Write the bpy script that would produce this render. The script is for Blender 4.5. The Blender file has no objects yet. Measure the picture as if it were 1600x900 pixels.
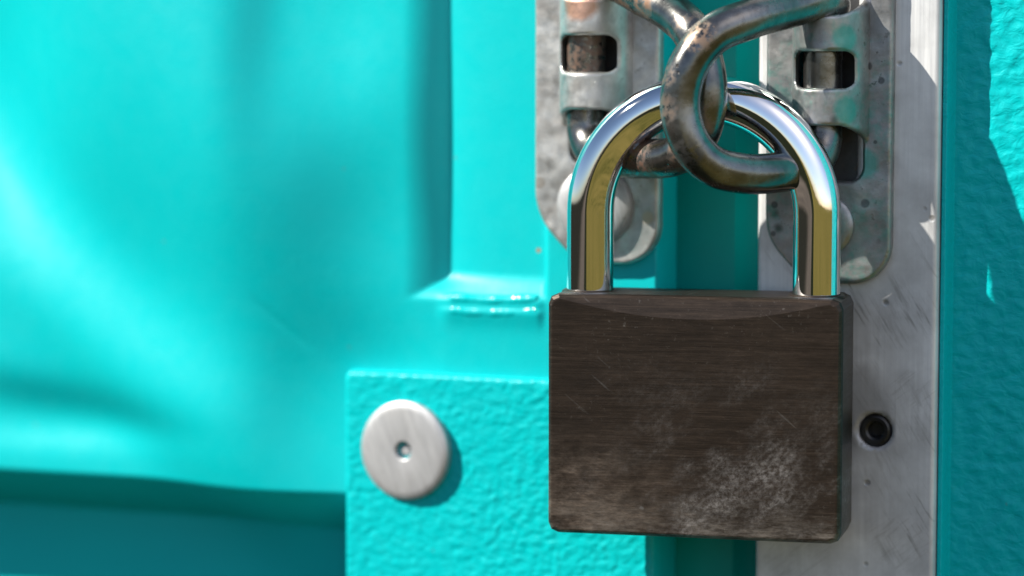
import bpy, bmesh, math, random
import numpy as np
from mathutils import Vector, Matrix, noise as mnoise

random.seed(7)
rng = np.random.default_rng(7)
SC = bpy.context.scene
COL = SC.collection
MM = 0.001

# ------------------------------------------------------------------ camera
YAW, PITCH, DIST, LENS = math.radians(22), math.radians(5), 0.50, 100.0
F = np.array([-math.sin(YAW)*math.cos(PITCH), math.cos(YAW)*math.cos(PITCH), -math.sin(PITCH)])
R = np.array([math.cos(YAW), math.sin(YAW), 0.0])
U = np.cross(R, F)
CAM = -DIST*F
cd = bpy.data.cameras.new('camera')
cam = bpy.data.objects.new('camera', cd)
COL.objects.link(cam)
cam.matrix_world = Matrix(((R[0], U[0], -F[0], CAM[0]), (R[1], U[1], -F[1], CAM[1]),
                           (R[2], U[2], -F[2], CAM[2]), (0, 0, 0, 1)))
cd.lens = LENS; cd.sensor_width = 36.0
cd.clip_start = 0.01; cd.clip_end = 2000
cd.dof.use_dof = True; cd.dof.focus_distance = 0.466; cd.dof.aperture_fstop = 9.0
SC.camera = cam

# ------------------------------------------------------------------ light
SUN = np.array([-0.616, -0.416, 0.669]); SUN = SUN/np.linalg.norm(SUN)
world = bpy.data.worlds.new('World'); SC.world = world
world.use_nodes = True
wt = world.node_tree; wt.nodes.clear()
sky = wt.nodes.new('ShaderNodeTexSky'); sky.sky_type = 'NISHITA'; sky.sun_disc = False
sky.sun_elevation = math.asin(SUN[2]); sky.sun_rotation = math.atan2(-SUN[0], SUN[1])
sky.air_density = 1.0; sky.dust_density = 1.0; sky.ozone_density = 2.0
bg = wt.nodes.new('ShaderNodeBackground'); bg.inputs[1].default_value = 0.07
wo = wt.nodes.new('ShaderNodeOutputWorld')
wt.links.new(sky.outputs[0], bg.inputs[0]); wt.links.new(bg.outputs[0], wo.inputs[0])
sl = bpy.data.lights.new('sun', 'SUN'); sl.energy = 5.0; sl.angle = math.radians(0.5); sl.color = (1.0, 0.95, 0.83)
so = bpy.data.objects.new('sun', sl); COL.objects.link(so)
so.rotation_euler = Vector(tuple(SUN)).to_track_quat('Z', 'Y').to_euler()
so.location = tuple(SUN*3)
SC.view_settings.view_transform = 'Standard'; SC.view_settings.look = 'None'
SC.view_settings.exposure = 0.95; SC.view_settings.gamma = 1.0
SC.view_settings.use_curve_mapping = False
SC.cycles.max_bounces = 10

# ------------------------------------------------------------------ helpers
def at(px, py, Y=0.0):
    """point on the plane y = Y millimetres behind the strip face that the photograph shows at (px, py)"""
    d = F + (px-800)/1600*0.36*R + (450-py)/1600*0.36*U
    t = (Y*MM-CAM[1])/d[1]
    return CAM+t*d

def mmx(px, py=450, Y=0.0): return at(px, py, Y)[0]*1000
def mmz(px, py, Y=0.0): return at(px, py, Y)[2]*1000

def proj(p):
    v = np.asarray(p)-CAM
    w = v@F
    return 800+(v@R)/w/0.36*1600, 450-(v@U)/w/0.36*1600

def sstep(a, b, x):
    t = np.clip((x-a)/(b-a), 0, 1)
    return t*t*(3-2*t)

def link(o, parent=None):
    COL.objects.link(o)
    if parent is not None: o.parent = parent
    return o

def base_of(o):
    while o is not None:
        if 'ox' in _base.get(o.name, {}): return _base[o.name]['ox']
        o = o.parent
    return np.zeros(3)
_base = {}

def thing(name, label, cat, loc, group=None):
    o = bpy.data.objects.new(name, None)
    o.empty_display_size = 0.01
    o.location = tuple(loc)
    o['label'] = label; o['category'] = cat
    if group: o['group'] = group
    _base[o.name] = {'ox': np.array(loc, float)}
    return link(o)

def mesh(name, verts, faces, mat, parent=None, smooth=True, angle=35, label=None):
    verts = np.asarray(verts, float)-base_of(parent)
    me = bpy.data.meshes.new(name)
    me.from_pydata([tuple(v) for v in verts], [], faces)
    me.validate()
    bm = bmesh.new(); bm.from_mesh(me)
    bmesh.ops.recalc_face_normals(bm, faces=bm.faces[:])
    bm.to_mesh(me); bm.free()
    if smooth:
        me.polygons.foreach_set('use_smooth', [True]*len(me.polygons))
        me.set_sharp_from_angle(angle=math.radians(angle))
    me.materials.append(mat)
    o = bpy.data.objects.new(name, me)
    if label: o['label'] = label
    return link(o, parent)

def sheet(name, xs, zs, depth, mat, parent, sdf=None, thick=None, bevel=0.0, angle=40):
    """a sheet over the wall plane in millimetres: sdf<0 is inside, depth gives y of its face"""
    X, Z = np.meshgrid(xs, zs)
    nz, nx = X.shape
    X = X.copy(); Z = Z.copy()
    if sdf is not None:
        h = min(abs(xs[len(xs)//2+1]-xs[len(xs)//2]), abs(zs[len(zs)//2+1]-zs[len(zs)//2]))
        for it in range(3):
            s = sdf(X, Z); e = 0.01
            gx = (sdf(X+e, Z)-sdf(X-e, Z))/(2*e); gz = (sdf(X, Z+e)-sdf(X, Z-e))/(2*e)
            g2 = np.maximum(gx*gx+gz*gz, 0.25)
            if it == 0: m = np.abs(s) < 0.62*h
            X = np.where(m, X-s*gx/g2, X); Z = np.where(m, Z-s*gz/g2, Z)
        s = sdf(X, Z); keep = s <= 0.04*h
    else:
        s = np.full(X.shape, -1e3); keep = np.ones(X.shape, bool)
    Y = depth(X, Z)
    if bevel > 0:
        q = np.clip((s+bevel)/bevel, 0, 1)
        Y = Y+bevel*(1-np.sqrt(np.maximum(0, 1-q*q)))
    idx = np.arange(nx*nz).reshape(nz, nx)
    faces = []
    kf = keep
    for j in range(nz-1):
        k0, k1 = kf[j], kf[j+1]
        for i in range(nx-1):
            c = [(j, i), (j, i+1), (j+1, i+1), (j+1, i)]
            kk = (k0[i], k0[i+1], k1[i+1], k1[i])
            n = sum(kk)
            if n == 4: faces.append(tuple(idx[a] for a in c))
            elif n == 3: faces.append(tuple(idx[a] for a, b in zip(c, kk) if b))
    V = np.stack([X.ravel(), Y.ravel(), Z.ravel()], 1)
    used = np.zeros(len(V), bool)
    for f in faces: used[list(f)] = True
    remap = np.cumsum(used)-1
    V = V[used]
    faces = [tuple(int(remap[a]) for a in f) for f in faces]
    if thick:
        n = len(V)
        B = V.copy(); B[:, 1] = np.maximum(B[:, 1]+thick, 0) if thick < 0 else B[:, 1]+thick
        cnt = {}
        for f in faces:
            for a, b in zip(f, f[1:]+f[:1]):
                if (b, a) in cnt: del cnt[(b, a)]
                else: cnt[(a, b)] = 1
        back = [tuple(a+n for a in reversed(f)) for f in faces]
        side = [(b, a, a+n, b+n) for a, b in cnt]
        V = np.concatenate([V, B]); faces = faces+back+side
    return mesh(name, V*MM, faces, mat, parent, angle=angle)

def rrect(X, Z, x0, x1, z0, z1, r):
    cx, cz = (x0+x1)/2, (z0+z1)/2
    qx = np.abs(X-cx)-(x1-x0)/2+r; qz = np.abs(Z-cz)-(z1-z0)/2+r
    return np.hypot(np.maximum(qx, 0), np.maximum(qz, 0))+np.minimum(np.maximum(qx, qz), 0)-r

def fbm(X, Z, scale, seed=0.0, octv=3):
    out = np.empty(X.size)
    for i, (a, b) in enumerate(zip(X.ravel(), Z.ravel())):
        out[i] = mnoise.fractal((a*scale, seed, b*scale), 1.0, 2.0, octv)
    return out.reshape(X.shape)

def fbm1(X, Z, scale, seed):
    q = np.linspace(-400, 400, 4001)
    a = np.array([mnoise.fractal((v*scale, seed, 0.0), 1.0, 2.0, 3) for v in q])
    return np.interp(X, q, a)

def lathe(name, prof, centre, mat, parent, seg=48, tilt=None, label=None):
    """prof: (radius mm, y mm offset, negative towards the viewer), turned about the y axis at centre"""
    V, Fc = [], []
    n = len(prof)
    for k in range(seg):
        a = 2*math.pi*k/seg
        for r, y in prof: V.append((r*math.cos(a), y, r*math.sin(a)))
    for k in range(seg):
        k2 = (k+1) % seg
        for i in range(n-1):
            Fc.append((k*n+i, k*n+i+1, k2*n+i+1, k2*n+i))
    Fc.append(tuple(k*n for k in range(seg)))
    Fc.append(tuple(k*n+n-1 for k in reversed(range(seg))))
    V = np.array(V)*MM
    if tilt is not None: V = V@np.array(tilt.to_matrix()).T
    return mesh(name, V+np.asarray(centre), Fc, mat, parent, angle=32, label=label)

def catmull(P, closed, n=14):
    P = [np.asarray(p, float) for p in P]; m = len(P); out = []
    rngk = range(m) if closed else range(m-1)
    for k in rngk:
        p1, p2 = P[k], P[(k+1) % m]
        p0 = P[k-1] if (closed or k > 0) else 2*p1-p2
        p3 = P[(k+2) % m] if (closed or k+2 < m) else 2*p2-p1
        t01, t12, t23 = [max(np.linalg.norm(b-a)**0.5, 1e-6) for a, b in ((p0, p1), (p1, p2), (p2, p3))]
        for q in range(n):
            t = q/n
            m1 = ((p1-p0)/t01-(p2-p0)/(t01+t12)+(p2-p1)/t12)*t12
            m2 = ((p2-p1)/t12-(p3-p1)/(t12+t23)+(p3-p2)/t23)*t12
            out.append((2*p1-2*p2+m1+m2)*t**3+(-3*p1+3*p2-2*m1-m2)*t**2+m1*t+p1)
    if not closed: out.append(P[-1])
    return np.array(out)

def tube(name, path, rad, mat, parent, closed=False, seg=28, label=None, cap=True):
    n = len(path); V = []; Fc = []
    T = np.array([path[(i+1) % n]-path[i-1] if closed or 0 < i < n-1 else
                  (path[1]-path[0] if i == 0 else path[-1]-path[-2]) for i in range(n)])
    T /= np.linalg.norm(T, axis=1)[:, None]
    nrm = np.cross(T[0], [0.3, 1, 0.1]); nrm /= np.linalg.norm(nrm)
    rads = np.full(n, rad) if np.isscalar(rad) else rad
    for i in range(n):
        nrm = nrm-(nrm@T[i])*T[i]; nrm /= np.linalg.norm(nrm)
        b = np.cross(T[i], nrm)
        for k in range(seg):
            a = 2*math.pi*k/seg
            V.append(path[i]+rads[i]*(math.cos(a)*nrm+math.sin(a)*b))
    off = 0
    if closed:
        d = np.linalg.norm(np.array(V[:seg])[None]-np.array(V[(n-1)*seg:])[:, None], axis=2)
        off = int(np.argmin(d[0]))
    for i in range(n if closed else n-1):
        i2 = (i+1) % n
        o = off if (closed and i == n-1) else 0
        for k in range(seg):
            k2 = (k+1) % seg
            Fc.append((i*seg+k, i*seg+k2, i2*seg+(k2+o) % seg, i2*seg+(k+o) % seg))
    if not closed and cap:
        Fc.append(tuple(reversed(range(seg)))); Fc.append(tuple((n-1)*seg+k for k in range(seg)))
    return mesh(name, V, Fc, mat, parent, angle=50, label=label)

# ------------------------------------------------------------------ materials
class MB:
    def __init__(s, name):
        s.m = bpy.data.materials.new(name); s.m.use_nodes = True
        s.t = s.m.node_tree; s.b = s.t.nodes['Principled BSDF']
        s.co = s.t.nodes.new('ShaderNodeTexCoord')
    def n(s, typ, **kw):
        nd = s.t.nodes.new(typ)
        for k, v in kw.items(): setattr(nd, k, v)
        return nd
    def l(s, a, b): s.t.links.new(a, b)
    def put(s, sock, v):
        if hasattr(v, 'links'): s.l(v, sock)
        else: sock.default_value = v
    def vec(s, scale=(1, 1, 1), rot=(0, 0, 0), loc=(0, 0, 0)):
        src = s.co.outputs['Object']
        if any(rot):                     # turn first, then stretch
            m0 = s.n('ShaderNodeMapping'); s.l(src, m0.inputs[0]); m0.inputs['Rotation'].default_value = rot; src = m0.outputs[0]
        mp = s.n('ShaderNodeMapping'); s.l(src, mp.inputs[0])
        mp.inputs['Scale'].default_value = scale; mp.inputs['Location'].default_value = loc
        return mp.outputs[0]
    def noise(s, scale, detail=4, rough=0.55, v=None, dist=0.0):
        nd = s.n('ShaderNodeTexNoise'); s.l(v if v is not None else s.co.outputs['Object'], nd.inputs['Vector'])
        nd.inputs['Scale'].default_value = scale; nd.inputs['Detail'].default_value = detail
        nd.inputs['Roughness'].default_value = rough; nd.inputs['Distortion'].default_value = dist
        return nd.outputs[0]
    def vor(s, scale, v=None, feature='F1', rnd=1.0):
        nd = s.n('ShaderNodeTexVoronoi', feature=feature); s.l(v if v is not None else s.co.outputs['Object'], nd.inputs['Vector'])
        nd.inputs['Scale'].default_value = scale; nd.inputs['Randomness'].default_value = rnd
        return nd.outputs[0]
    def ramp(s, f, stops, interp='LINEAR'):
        nd = s.n('ShaderNodeValToRGB'); s.l(f, nd.inputs[0]); e = nd.color_ramp.elements
        nd.color_ramp.interpolation = interp
        while len(e) < len(stops): e.new(0.5)
        for el, (p, c) in zip(e, stops):
            el.position = p
            el.color = (c, c, c, 1) if np.isscalar(c) else (*c, 1)
        return nd.outputs[0]
    def mix(s, f, a, b, typ='MIX'):
        nd = s.n('ShaderNodeMix', data_type='RGBA', blend_type=typ)
        s.put(nd.inputs[0], f)
        for k, v in ((6, a), (7, b)):
            if not hasattr(v, 'links') and len(v) == 3: v = (*v, 1)
            s.put(nd.inputs[k], v)
        return nd.outputs[2]
    def math(s, op, a, b=0.0, clamp=False):
        nd = s.n('ShaderNodeMath', operation=op, use_clamp=clamp)
        s.put(nd.inputs[0], a); s.put(nd.inputs[1], b)
        return nd.outputs[0]
    def xyz(s):
        nd = s.n('ShaderNodeSeparateXYZ'); s.l(s.co.outputs['Object'], nd.inputs[0]); return nd.outputs
    def lin(s, f, a, b, c=0.0, d=1.0):
        nd = s.n('ShaderNodeMapRange'); s.put(nd.inputs[0], f)
        for k, v in zip((1, 2, 3, 4), (a, b, c, d)): nd.inputs[k].default_value = v
        return nd.outputs[0]
    def bump(s, h, strength=0.3, dist=0.0003, prev=None):
        nd = s.n('ShaderNodeBump'); s.l(h, nd.inputs['Height'])
        nd.inputs['Strength'].default_value = strength; nd.inputs['Distance'].default_value = dist
        if prev is not None: s.l(prev, nd.inputs['Normal'])
        return nd.outputs[0]
    def near(s, p, rad, wob=0.6, freq=420):
        geo = s.n('ShaderNodeNewGeometry'); vd = s.n('ShaderNodeVectorMath', operation='DISTANCE')
        s.l(geo.outputs['Position'], vd.inputs[0]); vd.inputs[1].default_value = tuple(p)
        dn = s.math('ADD', vd.outputs['Value'], s.math('MULTIPLY', s.math('SUBTRACT', s.noise(freq, 5, 0.7), 0.5), rad*wob))
        return s.lin(dn, rad*1.1, rad*0.75)
    def spots(s, c, lst, strength=0.85):
        for p, rad, col in lst:
            c = s.mix(s.math('MULTIPLY', s.near(p, rad), strength), c, col)
        return c
    def out(s, color=None, rough=None, metal=None, normal=None, spec=None, coat=None, coat_rough=None, aniso=None):
        for k, v in (('Base Color', color), ('Roughness', rough), ('Metallic', metal), ('Normal', normal),
                     ('Specular IOR Level', spec), ('Coat Weight', coat), ('Coat Roughness', coat_rough), ('Anisotropic', aniso)):
            if v is None: continue
            if k == 'Base Color' and not hasattr(v, 'links') and len(v) == 3: v = (*v, 1)
            s.put(s.b.inputs[k], v)
        return s.m

TEAL = (0.0, 0.45, 0.48)
def paint(name, col, rough=0.42, fine=0.12, spec=0.24, marks=()):
    b = MB(name)
    n1 = b.noise(45, 4, 0.6)
    c = b.mix(b.ramp(n1, [(0.35, 0.0), (0.7, 0.45)]), col, tuple(x*0.86 for x in col[:1])+(col[1]*0.93, col[2]*0.97))
    sp = b.vor(160)
    dirt = b.math('MULTIPLY', b.ramp(sp, [(0.03, 1.0), (0.07, 0.0)]), b.ramp(b.noise(70, 2), [(0.6, 0.0), (0.64, 1.0)]))
    c = b.mix(b.math('MULTIPLY', dirt, 0.55), c, (0.10, 0.17, 0.15))
    c = b.spots(c, marks)
    r = b.lin(b.noise(300, 4), 0.3, 0.7, rough-0.05, rough+0.09)
    nb = b.bump(b.noise(900, 3, 0.6), fine, 0.0002)
    return b.out(c, r, 0.0, nb, spec=spec)

def textured_paint(name, col):
    b = MB(name)
    v = b.vec((1, 1, 1.35))
    n0 = b.noise(420, 3, 0.55, v, 0.6)
    c = b.mix(b.ramp(b.noise(60, 4), [(0.35, 0.0), (0.7, 0.5)]), col, (col[0], col[1]*0.9, col[2]*0.93))
    sp = b.vor(230)
    dirt = b.math('MULTIPLY', b.ramp(sp, [(0.04, 1.0), (0.09, 0.0)]), b.ramp(b.noise(90, 2), [(0.62, 0.0), (0.65, 1.0)]))
    c = b.mix(b.math('MULTIPLY', dirt, 0.5), c, (0.12, 0.16, 0.13))
    nb = b.bump(n0, 0.55, 0.0005)
    nb = b.bump(b.noise(1800, 3), 0.12, 0.0001, nb)
    return b.out(c, b.lin(b.noise(500, 3), 0.3, 0.7, 0.30, 0.46), 0.0, nb, spec=0.2)

def galvanised(name, tone, metal=0.75, spots=1.0, rust=0.0, rough=0.42, green=0.0, marks=()):
    b = MB(name)
    n1 = b.noise(160, 5, 0.62); n2 = b.noise(500, 5, 0.65)
    c = b.mix(b.ramp(n1, [(0.32, 0.0), (0.7, 1.0)]), tuple(x*0.5 for x in tone), tone)
    c = b.mix(b.ramp(n2, [(0.45, 0.0), (0.75, 0.5)]), c, tuple(x*0.6 for x in tone))
    # grime spots
    sv = b.vor(230, dist if False else None) if False else b.vor(210)
    m = b.math('MULTIPLY', b.ramp(sv, [(0.10, 1.0), (0.24, 0.0)]), b.ramp(b.noise(120, 3), [(0.52, 0.0), (0.6, 1.0)]))
    m2 = b.ramp(b.noise(650, 6, 0.7), [(0.60, 0.0), (0.68, 1.0)])
    m2 = b.math('MULTIPLY', m2, b.ramp(b.noise(70, 3), [(0.42, 0.0), (0.6, 1.0)]))
    mm = b.math('MULTIPLY', b.math('MAXIMUM', m, m2), 0.75*spots)
    c = b.mix(mm, c, (0.07, 0.065, 0.06))
    if green:
        g = b.math('MULTIPLY', b.ramp(b.noise(95, 4, 0.7), [(0.45, 0.0), (0.62, 1.0)]), b.ramp(b.noise(800, 4), [(0.38, 0.0), (0.6, 1.0)]))
        g = b.math('MULTIPLY', g, green)
        c = b.mix(g, c, (0.05, 0.32, 0.27))
    c = b.spots(c, marks, 0.7)
    metalv = b.math('SUBTRACT', metal, b.math('MULTIPLY', mm, 0.5))
    if rust:
        rr = b.math('MULTIPLY', b.ramp(b.noise(140, 6, 0.7), [(0.52, 0.0), (0.64, 1.0)]), rust)
        c = b.mix(rr, c, b.mix(b.noise(900, 3), (0.12, 0.045, 0.02), (0.34, 0.16, 0.07)))
        metalv = b.math('SUBTRACT', metalv, b.math('MULTIPLY', rr, 0.55), True)
    r = b.lin(n2, 0.3, 0.7, rough-0.1, rough+0.14)
    nb = b.bump(b.noise(1400, 5, 0.65), 0.25, 0.00012)
    nb = b.bump(b.noise(260, 3), 0.18, 0.0004, nb)
    return b.out(c, r, metalv, nb)

def strip_metal(name):
    b = MB(name)
    streak = b.noise(60, 6, 0.65, b.vec((28, 1, 0.7)))
    blot = b.noise(75, 5, 0.6)
    c = b.mix(b.ramp(streak, [(0.3, 0.0), (0.72, 1.0)]), (0.66, 0.66, 0.685), (0.80, 0.80, 0.815))
    c = b.mix(b.ramp(blot, [(0.38, 0.0), (0.66, 0.9)]), c, (0.46, 0.455, 0.465))
    # slanting scuffs and rub marks
    sc = b.noise(55, 5, 0.7, b.vec((14, 1, 1.1), (0, math.radians(33), 0)))
    scm = b.math('MULTIPLY', b.ramp(sc, [(0.55, 0.0), (0.64, 1.0)]), b.ramp(b.noise(48, 3, v=b.vec(loc=(0.013, 0, 0.02))), [(0.5, 0.0), (0.62, 1.0)]))
    c = b.mix(b.math('MULTIPLY', scm, 0.65), c, (0.15, 0.14, 0.13))
    s1 = b.noise(150, 6, 0.75, b.vec((9, 1, 1.0), (0, math.radians(28), 0))); s2 = b.noise(150, 6, 0.75, b.vec((9, 1, 1.0), (0, math.radians(-50), 0)))
    for pp, rad, src in ((at(1415, 490), 0.0065, s1), (at(1425, 612), 0.0040, s2), (at(1420, 650), 0.0060, s1), (at(1390, 740), 0.0055, s1), (at(1250, 862), 0.0065, s2), (at(1400, 845), 0.0050, s2)):
        k = b.math('MULTIPLY', b.near(pp, rad, 1.8, 130), b.ramp(src, [(0.5, 0.0), (0.62, 1.0)]))
        c = b.mix(b.math('MULTIPLY', k, 0.26), c, (0.22, 0.205, 0.19))
    ru = b.math('MULTIPLY', b.near(at(1330, 640), 0.0075, 1.0, 150), 0.45)
    c = b.mix(ru, c, (0.16, 0.15, 0.15))
    sp = b.math('MULTIPLY', b.ramp(b.vor(260), [(0.08, 1.0), (0.17, 0.0)]), b.ramp(b.noise(110, 2), [(0.56, 0.0), (0.6, 1.0)]))
    c = b.mix(b.math('MULTIPLY', sp, 0.6), c, (0.12, 0.11, 0.10))
    r = b.lin(streak, 0.3, 0.7, 0.36, 0.55)
    nb = b.bump(b.noise(120, 6, 0.7, b.vec((26, 1, 0.6))), 0.22, 0.00015)
    nb = b.bump(b.math('SUBTRACT', 1.0, sp), 0.5, 0.0002, nb)
    return b.out(c, r, 0.4, nb)

def lock_metal(name):
    b = MB(name)
    x, y, z = b.xyz()
    z = b.math('SUBTRACT', z, 0.0200)
    grain = b.math('ADD', b.math('MULTIPLY', b.noise(170, 8, 0.8, b.vec((0.4, 1, 27))), 0.6), b.math('MULTIPLY', b.noise(110, 7, 0.7, b.vec((0.35, 1, 16), (0, math.radians(1.2), 0))), 0.4))
    grain2 = b.noise(85, 7, 0.7, b.vec((1, 1, 1.7)))
    c = b.mix(b.ramp(grain, [(0.3, 0.0), (0.72, 1.0)]), (0.031, 0.0225, 0.018), (0.098, 0.069, 0.053))
    c = b.mix(b.ramp(grain2, [(0.45, 0.0), (0.7, 0.6)]), c, (0.030, 0.023, 0.019))
    # warm bare bronze wearing through low on the left
    low = b.lin(z, -0.001, -0.021)
    lf = b.lin(x, 0.004, -0.024)
    rub = b.math('MULTIPLY', b.math('MULTIPLY', low, lf), b.ramp(b.noise(130, 6, 0.7, b.vec((1, 1, 1.6))), [(0.36, 0.0), (0.6, 1.0)]))
    rub = b.math('MULTIPLY', rub, b.ramp(b.noise(1000, 6, 0.8, b.vec((0.5, 1, 1.6))), [(0.36, 0.25), (0.6, 1.0)]))
    c = b.mix(b.math('MULTIPLY', rub, 0.9), c, (0.55, 0.42, 0.34))
    # pale chalky scuffs, slanting, low on the right
    cloud = b.noise(75, 5, 0.65, b.vec((1, 1, 1.5), (0, math.radians(35), 0)))
    diag = b.noise(230, 7, 0.75, b.vec((1, 1, 5), (0, math.radians(40), 0)))
    speck = b.noise(1300, 5, 0.75)
    lowr = b.math('MULTIPLY', b.lin(z, 0.012, -0.011), b.lin(x, -0.022, 0.001))
    scm = b.math('MULTIPLY', b.ramp(cloud, [(0.44, 0.0), (0.64, 1.0)]), lowr)
    scm = b.math('MULTIPLY', scm, b.ramp(diag, [(0.38, 0.3), (0.62, 1.0)]))
    scm = b.math('MULTIPLY', scm, b.ramp(speck, [(0.40, 0.15), (0.60, 1.0)]))
    c = b.mix(b.math('MULTIPLY', scm, 0.85), c, (0.33, 0.31, 0.31))
    gl = b.math('MULTIPLY', b.ramp(speck, [(0.60, 0.0), (0.70, 1.0)]), b.ramp(b.noise(60, 4), [(0.42, 0.0), (0.62, 0.6)]))
    c = b.mix(gl, c, (0.26, 0.23, 0.21))
    lo2 = b.lin(z, -0.012, -0.0205)
    bt = b.math('MULTIPLY', lo2, b.math('MULTIPLY', b.ramp(b.noise(180, 7, 0.7, b.vec((0.6, 1, 2))), [(0.4, 0.0), (0.62, 0.8)]), b.ramp(b.noise(800, 6, 0.8, b.vec((0.5, 1, 1.8))), [(0.38, 0.2), (0.58, 1.0)])))
    c = b.mix(bt, c, (0.30, 0.26, 0.23))
    # a few specks
    sp = b.math('MULTIPLY', b.ramp(b.vor(190), [(0.05, 1.0), (0.10, 0.0)]), b.ramp(b.noise(130, 2), [(0.6, 0.0), (0.63, 1.0)]))
    c = b.mix(b.math('MULTIPLY', sp, 0.55), c, (0.38, 0.36, 0.35))
    hair = b.noise(70, 3, 0.6, b.vec((1, 1, 16), (0, math.radians(-40), 0)))
    hairm = b.math('MULTIPLY', b.ramp(hair, [(0.66, 0.0), (0.70, 1.0)]), b.ramp(b.noise(55, 2), [(0.5, 0.0), (0.58, 1.0)]))
    c = b.mix(b.math('MULTIPLY', hairm, 0.35), c, (0.30, 0.28, 0.27))
    fine = b.noise(900, 6, 0.75, b.vec((0.35, 1, 2.2)))
    c = b.mix(b.ramp(fine, [(0.42, 0.35), (0.62, 0.0)]), c, (0.018, 0.014, 0.012))
    wear = b.math('MAXIMUM', b.math('MAXIMUM', rub, scm), bt)
    met = b.math('SUBTRACT', 0.85, b.math('MULTIPLY', wear, 0.45))
    r = b.lin(grain, 0.3, 0.7, 0.34, 0.5)
    nb = b.bump(b.noise(220, 6, 0.7, b.vec((0.5, 1, 22))), 0.3, 0.00008)
    return b.out(c, r, met, nb)

def chrome(name):
    b = MB(name)
    dust = b.ramp(b.noise(1500, 5, 0.7), [(0.60, 0.0), (0.72, 1.0)])
    dust = b.math('MULTIPLY', dust, b.ramp(b.noise(130, 3), [(0.45, 0.0), (0.7, 1.0)]))
    c = b.mix(b.math('MULTIPLY', dust, 0.35), (0.86, 0.86, 0.87), (0.35, 0.32, 0.28))
    r = b.lin(dust, 0, 1, 0.035, 0.2)
    nb = b.bump(b.noise(110, 2, 0.5, b.vec((1.5, 1.5, 0.4))), 0.10, 0.0004)
    return b.out(c, r, 1.0, nb)

def ring_metal(name, rust, patches=()):
    b = MB(name)
    n1 = b.noise(150, 6, 0.65); n2 = b.noise(700, 6, 0.7)
    c = b.mix(b.ramp(n1, [(0.3, 0.0), (0.7, 1.0)]), (0.085, 0.085, 0.084), (0.26, 0.255, 0.25))
    c = b.mix(b.ramp(n2, [(0.52, 0.0), (0.68, 0.4)]), c, (0.08, 0.07, 0.06))
    rm = b.ramp(b.noise(75, 4, 0.6), [(0.60-0.16*rust, 0.0), (0.70-0.14*rust, 1.0)])
    rm = b.math('MULTIPLY', rm, b.ramp(n2, [(0.42, 0.0), (0.6, 0.9)]))
    c = b.mix(rm, c, b.mix(b.noise(600, 3), (0.12, 0.045, 0.02), (0.36, 0.19, 0.10)))
    geo = b.n('ShaderNodeNewGeometry')
    for (pp, rad, colr) in patches:
        vd = b.n('ShaderNodeVectorMath', operation='DISTANCE'); b.l(geo.outputs['Position'], vd.inputs[0]); vd.inputs[1].default_value = tuple(pp)
        dn = b.math('ADD', vd.outputs['Value'], b.math('MULTIPLY', b.math('SUBTRACT', b.noise(420, 6, 0.75), 0.5), rad*0.9))
        pm = b.math('MULTIPLY', b.lin(dn, rad*1.1, rad*0.7), b.ramp(b.noise(1000, 4, 0.7), [(0.42, 0.0), (0.56, 0.7)]))
        c = b.mix(pm, c, colr); rm = b.math('MAXIMUM', rm, pm)
    pit = b.math('MULTIPLY', b.ramp(b.vor(600), [(0.1, 1.0), (0.2, 0.0)]), b.ramp(b.noise(240, 2), [(0.60, 0.0), (0.66, 1.0)]))
    c = b.mix(pit, c, (0.035, 0.028, 0.025))
    met = b.math('SUBTRACT', 0.95, b.math('MULTIPLY', b.math('MAXIMUM', rm, pit), 0.6))
    r = b.math('ADD', b.lin(n1, 0.3, 0.7, 0.17, 0.33), b.math('MULTIPLY', rm, 0.3))
    nb = b.bump(n2, 0.16, 0.00015)
    nb = b.bump(b.math('SUBTRACT', 1.0, pit), 0.5, 0.0002, nb)
    nb = b.bump(b.noise(240, 3), 0.12, 0.0006, nb)
    return b.out(c, r, met, nb)

def rubber(name, col=(0.006, 0.006, 0.0065), rough=0.4):
    b = MB(name)
    c = b.mix(b.noise(900, 4), col, tuple(x*2.2 for x in col))
    return b.out(c, rough, 0.0, b.bump(b.noise(1500, 4), 0.2, 0.0001))

def ground_mat(name):
    b = MB(name)
    x, y, z = b.xyz()
    n = b.noise(0.5, 6, 0.65); n2 = b.noise(7, 6, 0.7)
    g = b.mix(b.ramp(n2, [(0.35, 0.0), (0.68, 1.0)]), (0.040, 0.042, 0.010), (0.105, 0.088, 0.024))
    g = b.mix(b.ramp(n, [(0.4, 0.0), (0.65, 1.0)]), g, (0.10, 0.082, 0.024))
    d = b.mix(n2, (0.07, 0.058, 0.048), (0.13, 0.108, 0.09))
    # a bare path on the left, a dark border, then streaky grass
    xe = b.math('ADD', x, b.math('MULTIPLY', b.math('SUBTRACT', n2, 0.5), 0.3))
    stk = b.noise(1.6, 5, 0.7, b.vec((1.0, 0.05, 1)))
    g = b.mix(b.ramp(stk, [(0.42, 0.0), (0.6, 0.75)]), g, (0.15, 0.115, 0.035))
    d = b.mix(b.ramp(stk, [(0.4, 0.0), (0.62, 0.7)]), d, (0.04, 0.035, 0.032))
    d = b.mix(b.lin(xe, -6.0, -9.0), d, (0.015, 0.015, 0.012))
    c = b.mix(b.lin(xe, -2.6, -2.2), d, (0.012, 0.014, 0.008))
    c = b.mix(b.lin(xe, 0.15, 0.3), c, g)
    return b.out(c, 1.0, 0.0, b.bump(n2, 0.8, 0.05), spec=0.0)

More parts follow.
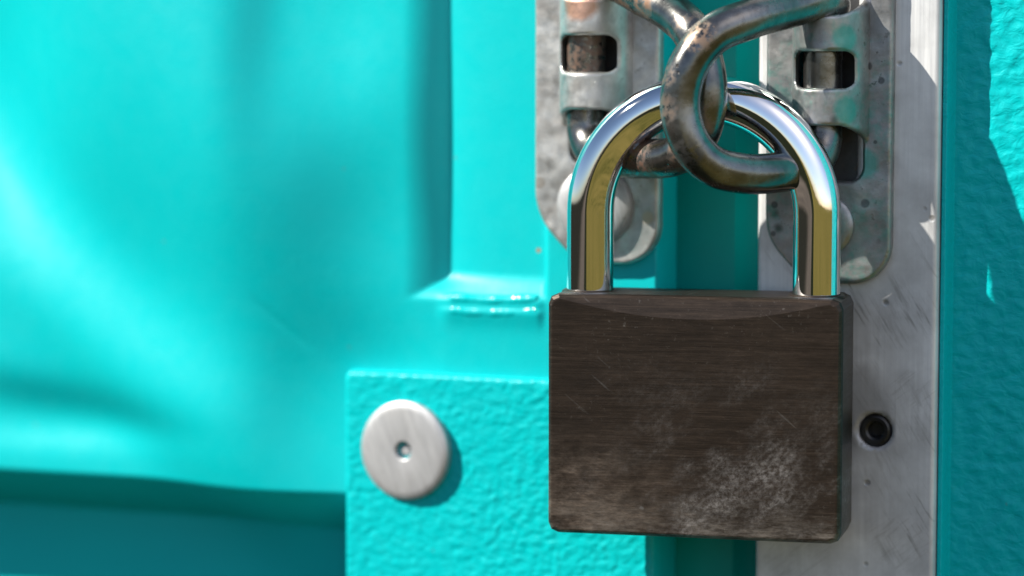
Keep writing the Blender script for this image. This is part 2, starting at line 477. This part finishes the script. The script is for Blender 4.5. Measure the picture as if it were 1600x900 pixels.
BR = (0.30, 0.20, 0.12)
M_PAINT = paint('turquoise_paint', TEAL, marks=[(at(718, 432, 3.4), 0.0006, BR), (at(760, 427, 3.2), 0.0005, BR), (at(842, 391, 1.9), 0.0005, BR), (at(495, 548, 0), 0.0004, (0.22, 0.25, 0.22)),
    (at(458, 205, 0), 0.0006, (0.0, 0.26, 0.29)), (at(270, 128, 0), 0.0005, (0.25, 0.55, 0.5)), (at(393, 655, 0), 0.0008, (0.0, 0.25, 0.25)), (at(478, 845, 15), 0.0009, (0.0, 0.16, 0.17))])
M_SEAL = paint('shaded_gap_paint', (0.0, 0.30, 0.27), 0.4)  # turquoise darkened to put the shade of the gap into the colour
M_TEX = textured_paint('textured_turquoise_paint', TEAL)
DK = (0.05, 0.054, 0.058); GN = (0.06, 0.33, 0.29)
M_GAL_L = galvanised('galvanised_plate', (0.68, 0.675, 0.67), metal=0.85, rust=0.12, spots=0.7, marks=[(at(843, 285, -2), 0.0011, (0.30, 0.26, 0.22)), (at(905, 3, -10), 0.0035, (0.5, 0.22, 0.12)), (at(1012, 340, -2), 0.0012, (0.45, 0.37, 0.26))])
M_GAL_R = galvanised('weathered_galvanised_plate', (0.42, 0.42, 0.43), metal=0.85, spots=1.25, green=0.5, marks=[(at(1356, 103, -2), 0.0008, DK), (at(1377, 126, -2), 0.0006, DK), (at(1352, 318, -2), 0.0008, DK), (at(1210, 320, -2), 0.0006, DK), (at(1208, 365, -2), 0.0005, DK), (at(1368, 222, -2), 0.0004, DK), (at(1318, 60, -8), 0.0024, GN), (at(1322, 172, -8), 0.0024, GN), (at(1350, 255, -2), 0.0026, GN)])
def rivet_metal(name):
    b = MB(name)
    br = b.noise(200, 7, 0.75, b.vec((7, 1, 0.6), (0, math.radians(20), 0)))
    bl = b.noise(110, 4, 0.6)
    c = b.mix(b.ramp(br, [(0.3, 0.0), (0.7, 1.0)]), (0.40, 0.40, 0.42), (0.51, 0.51, 0.53))
    c = b.mix(b.ramp(bl, [(0.45, 0.0), (0.7, 0.4)]), c, (0.40, 0.39, 0.39))
    sp = b.ramp(b.noise(700, 5, 0.7), [(0.64, 0.0), (0.70, 0.5)])
    c = b.mix(sp, c, (0.2, 0.19, 0.18))
    return b.out(c, b.lin(br, 0.3, 0.7, 0.4, 0.55), 0.55, b.bump(br, 0.12, 0.0001))
M_RIVET = rivet_metal('aluminium_rivet')
M_HOLE_SHADE = galvanised('hole_shade_steel', (0.10, 0.10, 0.105), metal=0.6, spots=0.6, rust=0.25, rough=0.5)
M_STRIP = strip_metal('aluminium_strip')
M_LOCK = lock_metal('tarnished_bronze')
M_CHROME = chrome('chrome')
M_RING_R = ring_metal('tarnished_steel', 0.0, [(at(1090, 52, -30), 0.0032, (0.32, 0.20, 0.13)), (at(1045, 170, -30), 0.0026, (0.17, 0.115, 0.085)),
    (at(1045, 120, -30), 0.0020, (0.17, 0.115, 0.085)), (at(1075, 240, -29), 0.0028, (0.03, 0.025, 0.024))])
M_RING_L = ring_metal('rusty_steel', 0.55, [(at(1010, 248, -14), 0.006, (0.16, 0.062, 0.03)), (at(905, 85, -6), 0.006, (0.2, 0.11, 0.07))])
M_BLACK = rubber('black_rubber')
M_GROUND = ground_mat('grass_and_earth')

# ------------------------------------------------------------------ setting
def structure(name, verts, faces, mat):
    o = mesh(name, verts, faces, mat, None, smooth=False)
    o['kind'] = 'structure'
    return o
structure('ground', [(-400, -400, -1.1), (400, -400, -1.1), (400, 400, -1.1), (-400, 400, -1.1)], [(0, 1, 2, 3)], M_GROUND)

# ------------------------------------------------------------------ left door
door_l = thing('door', 'turquoise painted door leaf with a recessed pocket and a riveted corner plate, left of the padlock', 'door', (at(500, 450)[0], 0.02, -0.12))

XE = mmx(1026)                                      # free edge of the leaf
Z_LEDGE = mmz(265, 752)
PK_X0, PK_X1 = mmx(632, 200), mmx(705, 200, 4)       # sloping left wall of the pocket
PK_XR = mmx(853, 430, 1)
PK_Z1, PK_Z0 = mmz(780, 424, 4), mmz(780, 474, 0)
H1 = (mmx(920, 210, -2), mmz(920, 210, -2))

# broad added dents, solved to put soft dappled light and shade into the shape
GN = 160
gx0, gx1, gz0, gz1 = -150.0, 30.0, -110.0, 110.0
gx = np.linspace(gx0, gx1, GN); gz = np.linspace(gz0, gz1, GN)
def tone_map(PX, PY):
    def blob(cx, cy, sx, sy, ang, a):
        t = math.radians(ang); dx, dy = PX-cx, PY-cy
        u = dx*math.cos(t)+dy*math.sin(t); v = -dx*math.sin(t)+dy*math.cos(t)
        return a*np.exp(-(u/sx)**2-(v/sy)**2)
    g = blob(405, 40, 42, 200, 0, -0.15)
    g += blob(500, 330, 115, 190, 12, -0.20)
    g += blob(560, 520, 130, 90, 0, -0.10)
    g += blob(430, 640, 65, 110, 0, -0.10)
    g += blob(20, 140, 130, 260, 0, 0.19)
    g += blob(160, 480, 270, 100, 42, 0.17)
    g += blob(20, 480, 220, 56, 47, -0.12)
    g += blob(330, 600, 170, 60, 45, 0.07)
    g += blob(565, 110, 65, 130, 10, 0.09)
    g += blob(60, 622, 210, 38, 11, -0.17)
    g += blob(90, 692, 190, 28, 2, 0.14)
    return g
GX, GZ = np.meshgrid(gx, gz)
vx = GX*MM-CAM[0]; vy = -CAM[1]; vz = GZ*MM-CAM[2]
w = vx*F[0]+vy*F[1]+vz*F[2]
TPX = 800+(vx*R[0]+vy*R[1]+vz*R[2])/w/0.36*1600
TPY = 450-(vx*U[0]+vy*U[1]+vz*U[2])/w/0.36*1600
tone = 1.6*tone_map(TPX, TPY)
dxg, dzg = gx[1]-gx[0], gz[1]-gz[0]
FREE = (GX < mmx(690))*1.0
def Dx(h): return (np.roll(h, -1, 1)-h)/dxg*XM
def Dz(h): return (np.roll(h, -1, 0)-h)/dzg*ZM
XM = np.ones((GN, GN)); XM[:, -1] = 0
ZM = np.ones((GN, GN)); ZM[-1] = 0
def DxT(q): q = q*XM; return (np.roll(q, 1, 1)-q)/dxg
def DzT(q): q = q*ZM; return (np.roll(q, 1, 0)-q)/dzg
cx_, cz_, lam = -SUN[0], -SUN[2], 0.015
def Aop(h):
    h = h*FREE; a, c = Dx(h), Dz(h); q = cx_*a+cz_*c
    return FREE*(DxT(cx_*q+lam*a)+DzT(cz_*q+lam*c)+1e-5*h)
rhs = FREE*(DxT(cx_*tone)+DzT(cz_*tone))
RELIEF = np.zeros((GN, GN)); rr_ = rhs.copy(); pp_ = rr_.copy(); rs_ = (rr_**2).sum()
for it in range(500):
    Ap = Aop(pp_); al = rs_/(pp_*Ap).sum()
    RELIEF += al*pp_; rr_ -= al*Ap; rn_ = (rr_**2).sum(); pp_ = rr_+rn_/rs_*pp_; rs_ = rn_

def bilin(A, X, Z):
    u = np.clip((X-gx0)/(gx1-gx0)*(GN-1), 0, GN-1.001); v = np.clip((Z-gz0)/(gz1-gz0)*(GN-1), 0, GN-1.001)
    i = u.astype(int); j = v.astype(int); u -= i; v -= j
    return (A[j, i]*(1-u)*(1-v)+A[j, i+1]*u*(1-v)+A[j+1, i]*(1-u)*v+A[j+1, i+1]*u*v)

def left_depth(X, Z):
    fade = sstep(gx0, gx0+25, X)
    fade = np.maximum(fade, 0.0)
    d = -bilin(RELIEF, X, Z)*fade
    # pocket
    a = np.clip((X-PK_X0)/(PK_X1-PK_X0), 0, 1)**1.8
    b = sstep(PK_Z0, PK_Z1, Z)
    c = 1-sstep(PK_XR-0.5, PK_XR+0.4, X)
    d = d+(3.7-2.1*(1-np.exp(-np.maximum(X-PK_X1, 0)/6.5)))*np.minimum(np.minimum(a, b), c)
    # fillet running out under the two weld beads
    wx = sstep(mmx(678, 470), mmx(705, 470), X)*(1-sstep(PK_XR-1, PK_XR+0.2, X))
    for q in (Z-mmz(770, 468), Z-mmz(770, 487)):
        d = d-0.42*wx*np.exp(-(q/np.where(q > 0, 0.5, 2.6))**2)
    # scratch
    p0, p1 = at(405, 455), at(495, 550)
    ax, az, bx, bz = p0[0]*1e3, p0[2]*1e3, p1[0]*1e3, p1[2]*1e3
    L2 = (bx-ax)**2+(bz-az)**2
    t = np.clip(((X-ax)*(bx-ax)+(Z-az)*(bz-az))/L2, 0, 1)
    ds = np.hypot(X-ax-t*(bx-ax), Z-az-t*(bz-az))
    d = d+0.16*np.exp(-(ds/0.55)**2)*np.sin(math.pi*np.clip(t, 0.02, 0.98))
    # overhanging lower lip, then the deep recess under it
    lip = sstep(Z_LEDGE, Z_LEDGE-7.5, Z) if False else np.clip((Z_LEDGE-Z)/9.0, 0, 1)
    inrec = 1-sstep(mmx(1000), mmx(1004), X)
    d = d+15*lip*inrec
    # clearance behind the hasp
    hp = 1-sstep(0, 1.0, rrect(X, Z, H1[0]-5.6, H1[0]+5.2, H1[1]-4.5, H1[1]+32, 2))
    d = d+5*hp
    # free edge
    d = d+15*sstep(XE-0.1, XE+0.9, X)
    return d
xs = np.concatenate([np.linspace(-330, -142, 60, endpoint=False), np.linspace(-142, XE-0.5, 300, endpoint=False), np.linspace(XE-0.5, XE+1.2, 8)])
zs = np.concatenate([np.linspace(-190, -62, 50, endpoint=False), np.linspace(-62, 62, 290, endpoint=False), np.linspace(62, 190, 50)])
sheet('panel', xs, zs, left_depth, M_PAINT, door_l, angle=60)

# lumpy painted weld along the lower lip of the pocket
M_BEAD = paint('glossy_turquoise_paint', TEAL, 0.2, 0.5, 0.6)
for (y0_, r0_, sd_) in ((464, 1.05, 1.0), (483, 1.2, 7.0)):
    pth, rds = [], []
    for t in np.linspace(0, 1, 140):
        nz = [mnoise.fractal((t*5.5, sd_+k*3.3, 0.0), 1.0, 2.0, 4) for k in range(3)]
        p = at(688+162*t, y0_+4*math.sin(math.pi*t)+3*t+0.9*nz[0], 0.55+0.06*nz[1])
        pth.append(p); rds.append(max(0.12, r0_*min(1, t*7+0.1, (1-t)*14+0.1)*(1+0.06*nz[2]))*MM)
    tube('weld_bead', np.array(pth), np.array(rds), M_BEAD, door_l, seg=22)

# riveted corner plate
CP = (mmx(538, 700, -2.5), mmx(1023, 700, -2.5), mmz(700, 586, -2.5))
cp_x = np.arange(CP[0]-0.3, CP[1]+0.6, 0.33); cp_z = np.arange(CP[2]-95, CP[2]+0.6, 0.33)
def cp_depth(X, Z):
    amp = 0.125+0.07*fbm(X, Z, 0.06, 8.0, 2)
    return -2.6-amp*fbm(X, Z*1.35, 0.66, 3.1, 4)-0.05*np.sin(X*0.08)
plate_l = sheet('corner_plate', cp_x, cp_z, cp_depth, M_TEX, door_l,
                sdf=lambda X, Z: rrect(X, Z, CP[0], CP[1], CP[2]-94, CP[2], 1.6), thick=2.6, bevel=0.9, angle=60)
RIV = [(0.0, -0.7), (0.75, -0.62), (0.95, -0.35), (1.05, 0.0), (1.5, 0.05), (1.62, -1.25), (1.8, -1.4), (2.1, -1.43), (4.5, -1.45), (7.4, -1.4), (8.4, -1.25), (8.8, -0.95), (8.9, -0.5), (8.7, 0.6)]
lathe('rivet', RIV, at(632, 704, -3.4)+np.array([0, 0.001, 0]), M_RIVET, plate_l, tilt=Matrix.Rotation(math.radians(-5), 3, 'Z').to_quaternion())

# ------------------------------------------------------------------ right door
door_r = thing('door', 'turquoise textured door leaf edged with a bare aluminium strip, right of the padlock', 'door', (at(1500, 450)[0], 0.02, -0.12))
XS0, XS1 = mmx(1183), mmx(1464)
SCX, SCZ = mmx(1367, 673), mmz(1367, 673)
H2 = (mmx(1287, 240, -2), mmz(1287, 240, -2))
def right_depth(X, Z):
    d = 2.3+0*X
    g = sstep(XS1+0.9, XS1+1.5, X)
    d = d+2.9*g-0.9*sstep(XS1+0.1, XS1+0.3, X)*(1-g)
    far = sstep(XS1+1.4, XS1+3, X)
    m = far > 0
    if m.any():
        nn = np.zeros(X.shape); nn[m] = fbm(X[m], Z[m]*1.3, 0.42, 9.7, 3)
        d = d-0.2*nn*far
    hp = 1-sstep(0, 1.0, rrect(X, Z, H2[0]-6, H2[0]+5.5, H2[1]-5.5, H2[1]+33, 2))
    sc = 1-sstep(3.0, 3.4, np.hypot(X-SCX, Z-SCZ))
    d = d+5*np.maximum(hp, sc)
    d = d+12*(1-sstep(XS0+0.2, XS0+1.0, X))
    return d
xs = np.concatenate([np.linspace(XS0, XS1-0.5, 90, endpoint=False), np.linspace(XS1-0.5, XS1+2, 26, endpoint=False), np.linspace(XS1+2, XS1+40, 115, endpoint=False), np.linspace(XS1+40, XS1+260, 60)])
zs = np.concatenate([np.linspace(-190, -66, 50, endpoint=False), np.linspace(-66, 66, 380, endpoint=False), np.linspace(66, 190, 50)])
sheet('panel', xs, zs, right_depth, M_TEX, door_r, angle=50)
def strip_sdf(X, Z):
    s = rrect(X, Z, XS0, XS1, -190, 190, 0.5)
    s = np.maximum(s, -(np.hypot(X-SCX, Z-SCZ)-2.85))
    return np.maximum(s, -rrect(X, Z, H2[0]-5.6, H2[0]+5.2, H2[1]-5.2, H2[1]+32, 2.0))
xs = np.arange(XS0, XS1+0.4, (XS1-XS0)/70)
zs = np.concatenate([np.linspace(-190, -66, 30, endpoint=False), np.arange(-66, 66, 0.45), np.linspace(66.2, 190, 30)])
strip = sheet('edge_strip', xs, zs, lambda X, Z: 0*X, M_STRIP, door_r, sdf=strip_sdf, thick=2.2, bevel=0.45, angle=50)
SCREW = [(0, 2.2), (1.2, 2.2), (1.35, 0.5), (1.7, 0.2), (2.2, 0.15), (2.6, 0.4), (2.85, 0.9), (2.85, 3)]
lathe('socket_screw', SCREW, (SCX*MM, 0, SCZ*MM), M_BLACK, strip, seg=36)

# ------------------------------------------------------------------ seal in the gap between the leaves
seal = thing('door_seal', 'folded seal, shade darkened into its green, running down the gap between the two door leaves', 'seal', (at(1100, 450)[0], 0.015, -0.12))
def extrude(name, prof, z0, z1, mat, parent):
    V = [(x, y, z) for z in (z0, z1) for x, y in prof]; n = len(prof)
    return mesh(name, np.array(V)*MM, [(i, i+1, n+i+1, n+i) for i in range(n-1)], mat, parent, angle=25)
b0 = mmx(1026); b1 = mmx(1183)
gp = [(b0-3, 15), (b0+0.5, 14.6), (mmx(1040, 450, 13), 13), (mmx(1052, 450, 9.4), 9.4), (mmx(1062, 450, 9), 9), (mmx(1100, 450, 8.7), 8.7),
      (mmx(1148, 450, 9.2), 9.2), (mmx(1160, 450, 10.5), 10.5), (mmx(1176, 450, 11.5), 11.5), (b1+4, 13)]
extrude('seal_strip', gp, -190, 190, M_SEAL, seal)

# ------------------------------------------------------------------ hasps
def hasp(label, ox, oy, xl, xr, zb, mat, ring_mat, ring_pts, riv, cuts, bulge_px, rr):
    """bulge_px = pixel column of the knuckle; oy shifts its rows"""
    x0, x1 = mmx(xl, 200, -2), mmx(xr, 200, -2)
    z0 = mmz((xl+xr)/2, zb, -2); zc = mmz(bulge_px, 85+oy, -2); z1 = 2*zc-z0
    root = thing('hasp', label, 'hasp', ((x0+x1)/2*MM, 0.0, z0*MM), 'hasps with swing rings on the door edges')
    bx = mmx(bulge_px, 85+oy, -6)
    Zp = lambda py, Y=-8: mmz(bulge_px, py+oy, Y)
    zt, zw1, zw0, zl = Zp(-2), Zp(55), Zp(113), Zp(171)
    hb = Zp(258, -2)
    wl, wr = 4.9, 5.1
    def sdf(X, Z):
        s = rrect(X, Z, x0, x1, z0, z1, 7.0)
        for (nx_, nz_, off) in cuts:          # softly clipped lower and upper left corners
            for zz in (Z-z0, z1-Z):
                q = -(X-x0)*nx_-zz*nz_+off; k = 3.0
                hq = np.clip(0.5+0.5*(q-s)/k, 0, 1)
                s = s*(1-hq)+q*hq+k*hq*(1-hq)
        s = np.maximum(s, -rrect(X, Z, bx-wl, bx+wr, zw0, zw1, 1.4))
        s = np.maximum(s, -np.maximum(rrect(X, Z, bx-wl, bx+wr+0.3, hb, zl, 2.6 if True else 0), 0*X-9))
        s = np.maximum(s, -rrect(X, Z, bx-wl, bx+wr+0.3, zt, 2*zc-hb+1, 2.6))
        return s
    def depth(X, Z):
        u = np.clip(np.abs(X-bx)/6.5, 0, 1)
        p = (1-u**2.1)**0.62
        p = np.where(u < 1, p, 0)
        zz = sstep(zl-3.0, zl-0.2, Z)*(1-sstep(zt+0.2, zt+3, Z))
        bow = 0.0*Z
        dent = 0.12*fbm(X, Z, 0.25, ox*0.01+2, 2)
        return -2.0-8.3*p*zz+bow-dent
    xs = np.arange(x0-0.2, x1+0.5, 0.27); zs = np.arange(z0-0.2, z1+0.5, 0.27)
    pl = sheet('plate', xs, zs, depth, mat, root, sdf=sdf, thick=1.9, bevel=0.55, angle=48)
    bz = [(bx-5.4, 1.2, hb-1.5), (bx+5.4, 1.2, hb-1.5), (bx+5.4, 1.2, 2*zc-hb+2), (bx-5.4, 1.2, 2*zc-hb+2)]
    mesh('hole_shade_plate', np.array(bz+[(x, y+1.0, z) for x, y, z in bz])*MM, [(0, 1, 2, 3), (7, 6, 5, 4), (0, 4, 5, 1), (1, 5, 6, 2), (2, 6, 7, 3), (3, 7, 4, 0)], M_HOLE_SHADE, root, smooth=False)  # dark plate added behind the openings to stand in for their shade
    for py in (riv[1], None):
        c = at(riv[0], riv[1], -2.6)
        if py is None: c = np.array([c[0], c[1], 2*zc*MM-c[2]])
        lathe('rivet', [(0, -1.55*riv[3]), (rr*0.6, -1.5*riv[3]), (rr*0.85, -1.3*riv[3]), (rr*0.96, -0.8*riv[3]), (rr, -0.1), (rr, 0.8)], c, M_RIVET if riv[2] else mat, root, seg=44)
    tube('swing_ring', catmull([at(*p) for p in ring_pts], True), 3.3*MM, ring_mat, root, closed=True)
    return root

left_ring = [(916, 60, -4.2), (916, 150, -4.2), (916, 205, -4.4), (926, 232, -6), (960, 246, -10), (1005, 248, -14), (1055, 243, -18),
             (1090, 215, -20.6), (1104, 165, -21.6), (1102, 110, -21.4), (1082, 52, -20), (1047, 18, -16), (1005, -6, -12), (960, -30, -8), (925, -38, -5), (916, -10, -4.2)]
right_ring = [(1286, 90, -4.2), (1286, 160, -4.2), (1285, 215, -4.6), (1276, 245, -6.5), (1250, 262, -10.5), (1210, 270, -16), (1160, 271, -21),
              (1112, 258, -25), (1078, 222, -27.4), (1063, 165, -28), (1075, 105, -27.6), (1112, 56, -25.5), (1170, 30, -21), (1235, 12, -14), (1285, -2, -8.5), (1298, 8, -5.5), (1288, 40, -4.2)]
hasp('pale galvanised hasp whose rusty ring passes behind the other, on the turquoise left door edge', 0, 0, 835, 1029, 412, M_GAL_L, M_RING_L, left_ring,
     (929, 322, True, 1.0), [(0.74, 0.67, 5.6)], 921, 6.9)
hasp('spotted grey hasp with the ring that crosses in front, on the aluminium strip', 365, 25, 1196, 1393, 443, M_GAL_R, M_RING_R, right_ring,
     (1289, 352, False, 0.45), [(0.72, 0.69, 5.0)], 1289, 4.9)

# ------------------------------------------------------------------ padlock
A = math.radians(8)
LX = np.array([math.cos(A), math.sin(A), 0]); LN = np.array([math.sin(A), -math.cos(A), 0]); LZ = np.array([0, 0, 1.0])
TH = 15.0
cen = at(1082, 653.5, -21.5)                       # centre of the front face
BW, BH = 49.0, 40.1
lock = thing('padlock', 'tarnished bronze padlock with a chrome shackle locked through both hasp rings', 'padlock', cen-LZ*BH/2*MM-LN*TH/2*MM)
roll = math.radians(0.0)
def LP(x, z, t=0.0):
    """lock space in mm: x right, z up from the face centre, t back from the face"""
    return cen+(x*LX+z*LZ-t*LN)*MM
hw, hh_ = BW/2, BH/2
def outline(ins, n=28, push=True):
    """clipped rounded rectangle, counter-clockwise from the upper left; returns (x, z)"""
    w_, h_ = hw-ins, hh_-ins; c = max(1.7-ins*0.4, 0.3)
    top = [(x, h_) for x in np.linspace(-w_+c, w_-c, n)]
    rt = [(w_-c*0.3, h_-c*0.3), (w_, h_-c), (w_, -h_+c), (w_-c*0.3, -h_+c*0.3)]
    bot = [(x, -h_) for x in np.linspace(w_-c, -w_+c, n)]
    lf = [(-w_+c*0.3, -h_+c*0.3), (-w_, -h_+c), (-w_, h_-c), (-w_+c*0.3, h_-c*0.3)]
    return top+rt+bot+lf
NT = 28
V, Fc = [], []
levels = [(0.85, 0.0), (0.62, 0.06), (0.18, 0.5), (0.0, 1.1), (0.0, TH-1.1), (0.25, TH-0.4), (0.8, TH)]
sag = lambda x: 2.9*max(0.0, 1-(x/(hw-2.6))**2)
for li, (ins, t) in enumerate(levels):
    for k, (x, z) in enumerate(outline(ins, NT)):
        tt = t
        if k < NT and li < 4: tt = t+0.22*sag(x)*(1 if li < 3 else 0.6)
        V.append(LP(x, z, tt))
n = len(outline(0, NT))
for li in range(len(levels)-1):
    for k in range(n):
        k2 = (k+1) % n
        Fc.append((li*n+k, (li+1)*n+k, (li+1)*n+k2, li*n+k2))
Fc.append(tuple((len(levels)-1)*n+k for k in range(n)))
arc0 = len(V)
o0 = outline(levels[0][0], NT)
for k in range(NT):
    x, z = o0[k]; V.append(LP(x, z-sag(x)-0.02, 0.0))
for k in range(NT-1): Fc.append((k, k+1, arc0+k+1, arc0+k))
Fc.append((arc0+NT-1,)+(NT-1,)+tuple(range(NT, n))+(0,)+tuple(arc0+k for k in range(NT-1)))
body = mesh('body', V, Fc, M_LOCK, lock, angle=8)
# shackle
sx = 19.0; zt0 = hh_
scx = 0.15
pts = [(-sx, -6)]+[(-sx, z) for z in np.linspace(0, 13.2, 5)]
RA = sx
arc = [(-RA*math.cos(t), 13.2+RA*1.0*math.sin(t)) for t in np.linspace(0, math.pi, 49)[1:-1]]
pts = pts+arc+[(sx, z) for z in np.linspace(13.2, 0, 5)]+[(sx, -6)]
path = np.array([LP(scx+x, zt0+z, TH/2) for x, z in pts])
tube('shackle', path, 3.93*MM, M_CHROME, lock, seg=48)
for sgn in (-1, 1):
    V, Fc = [], []
    c = LP(scx+sgn*sx, zt0, TH/2)
    prof = [(3.98, -0.3), (4.02, 0.18), (4.4, 0.22), (4.75, 0.0), (4.8, -0.3)]
    seg = 36; m = len(prof)
    for k in range(seg):
        a = 2*math.pi*k/seg
        for r, z in prof: V.append(c+np.array([r*math.cos(a), r*math.sin(a), z])*MM)
    for k in range(seg):
        for i in range(m-1):
            Fc.append((k*m+i, k*m+i+1, ((k+1) % seg)*m+i+1, ((k+1) % seg)*m+i))
    mesh('shackle_collar', V, Fc, M_LOCK, body)

if __name__ == '__main__':
    for nm, p in (('TL', LP(-hw, hh_)), ('TR', LP(hw, hh_)), ('BL', LP(-hw, -hh_)), ('BR', LP(hw, -hh_)), ('TRb', LP(hw, hh_, TH)),
                  ('legL', LP(scx-sx, zt0, TH/2)), ('legR', LP(scx+sx, zt0, TH/2)), ('top', LP(scx, zt0+13.2+RA+3.75, TH/2))):
        print(nm, [round(float(v), 1) for v in proj(p)])
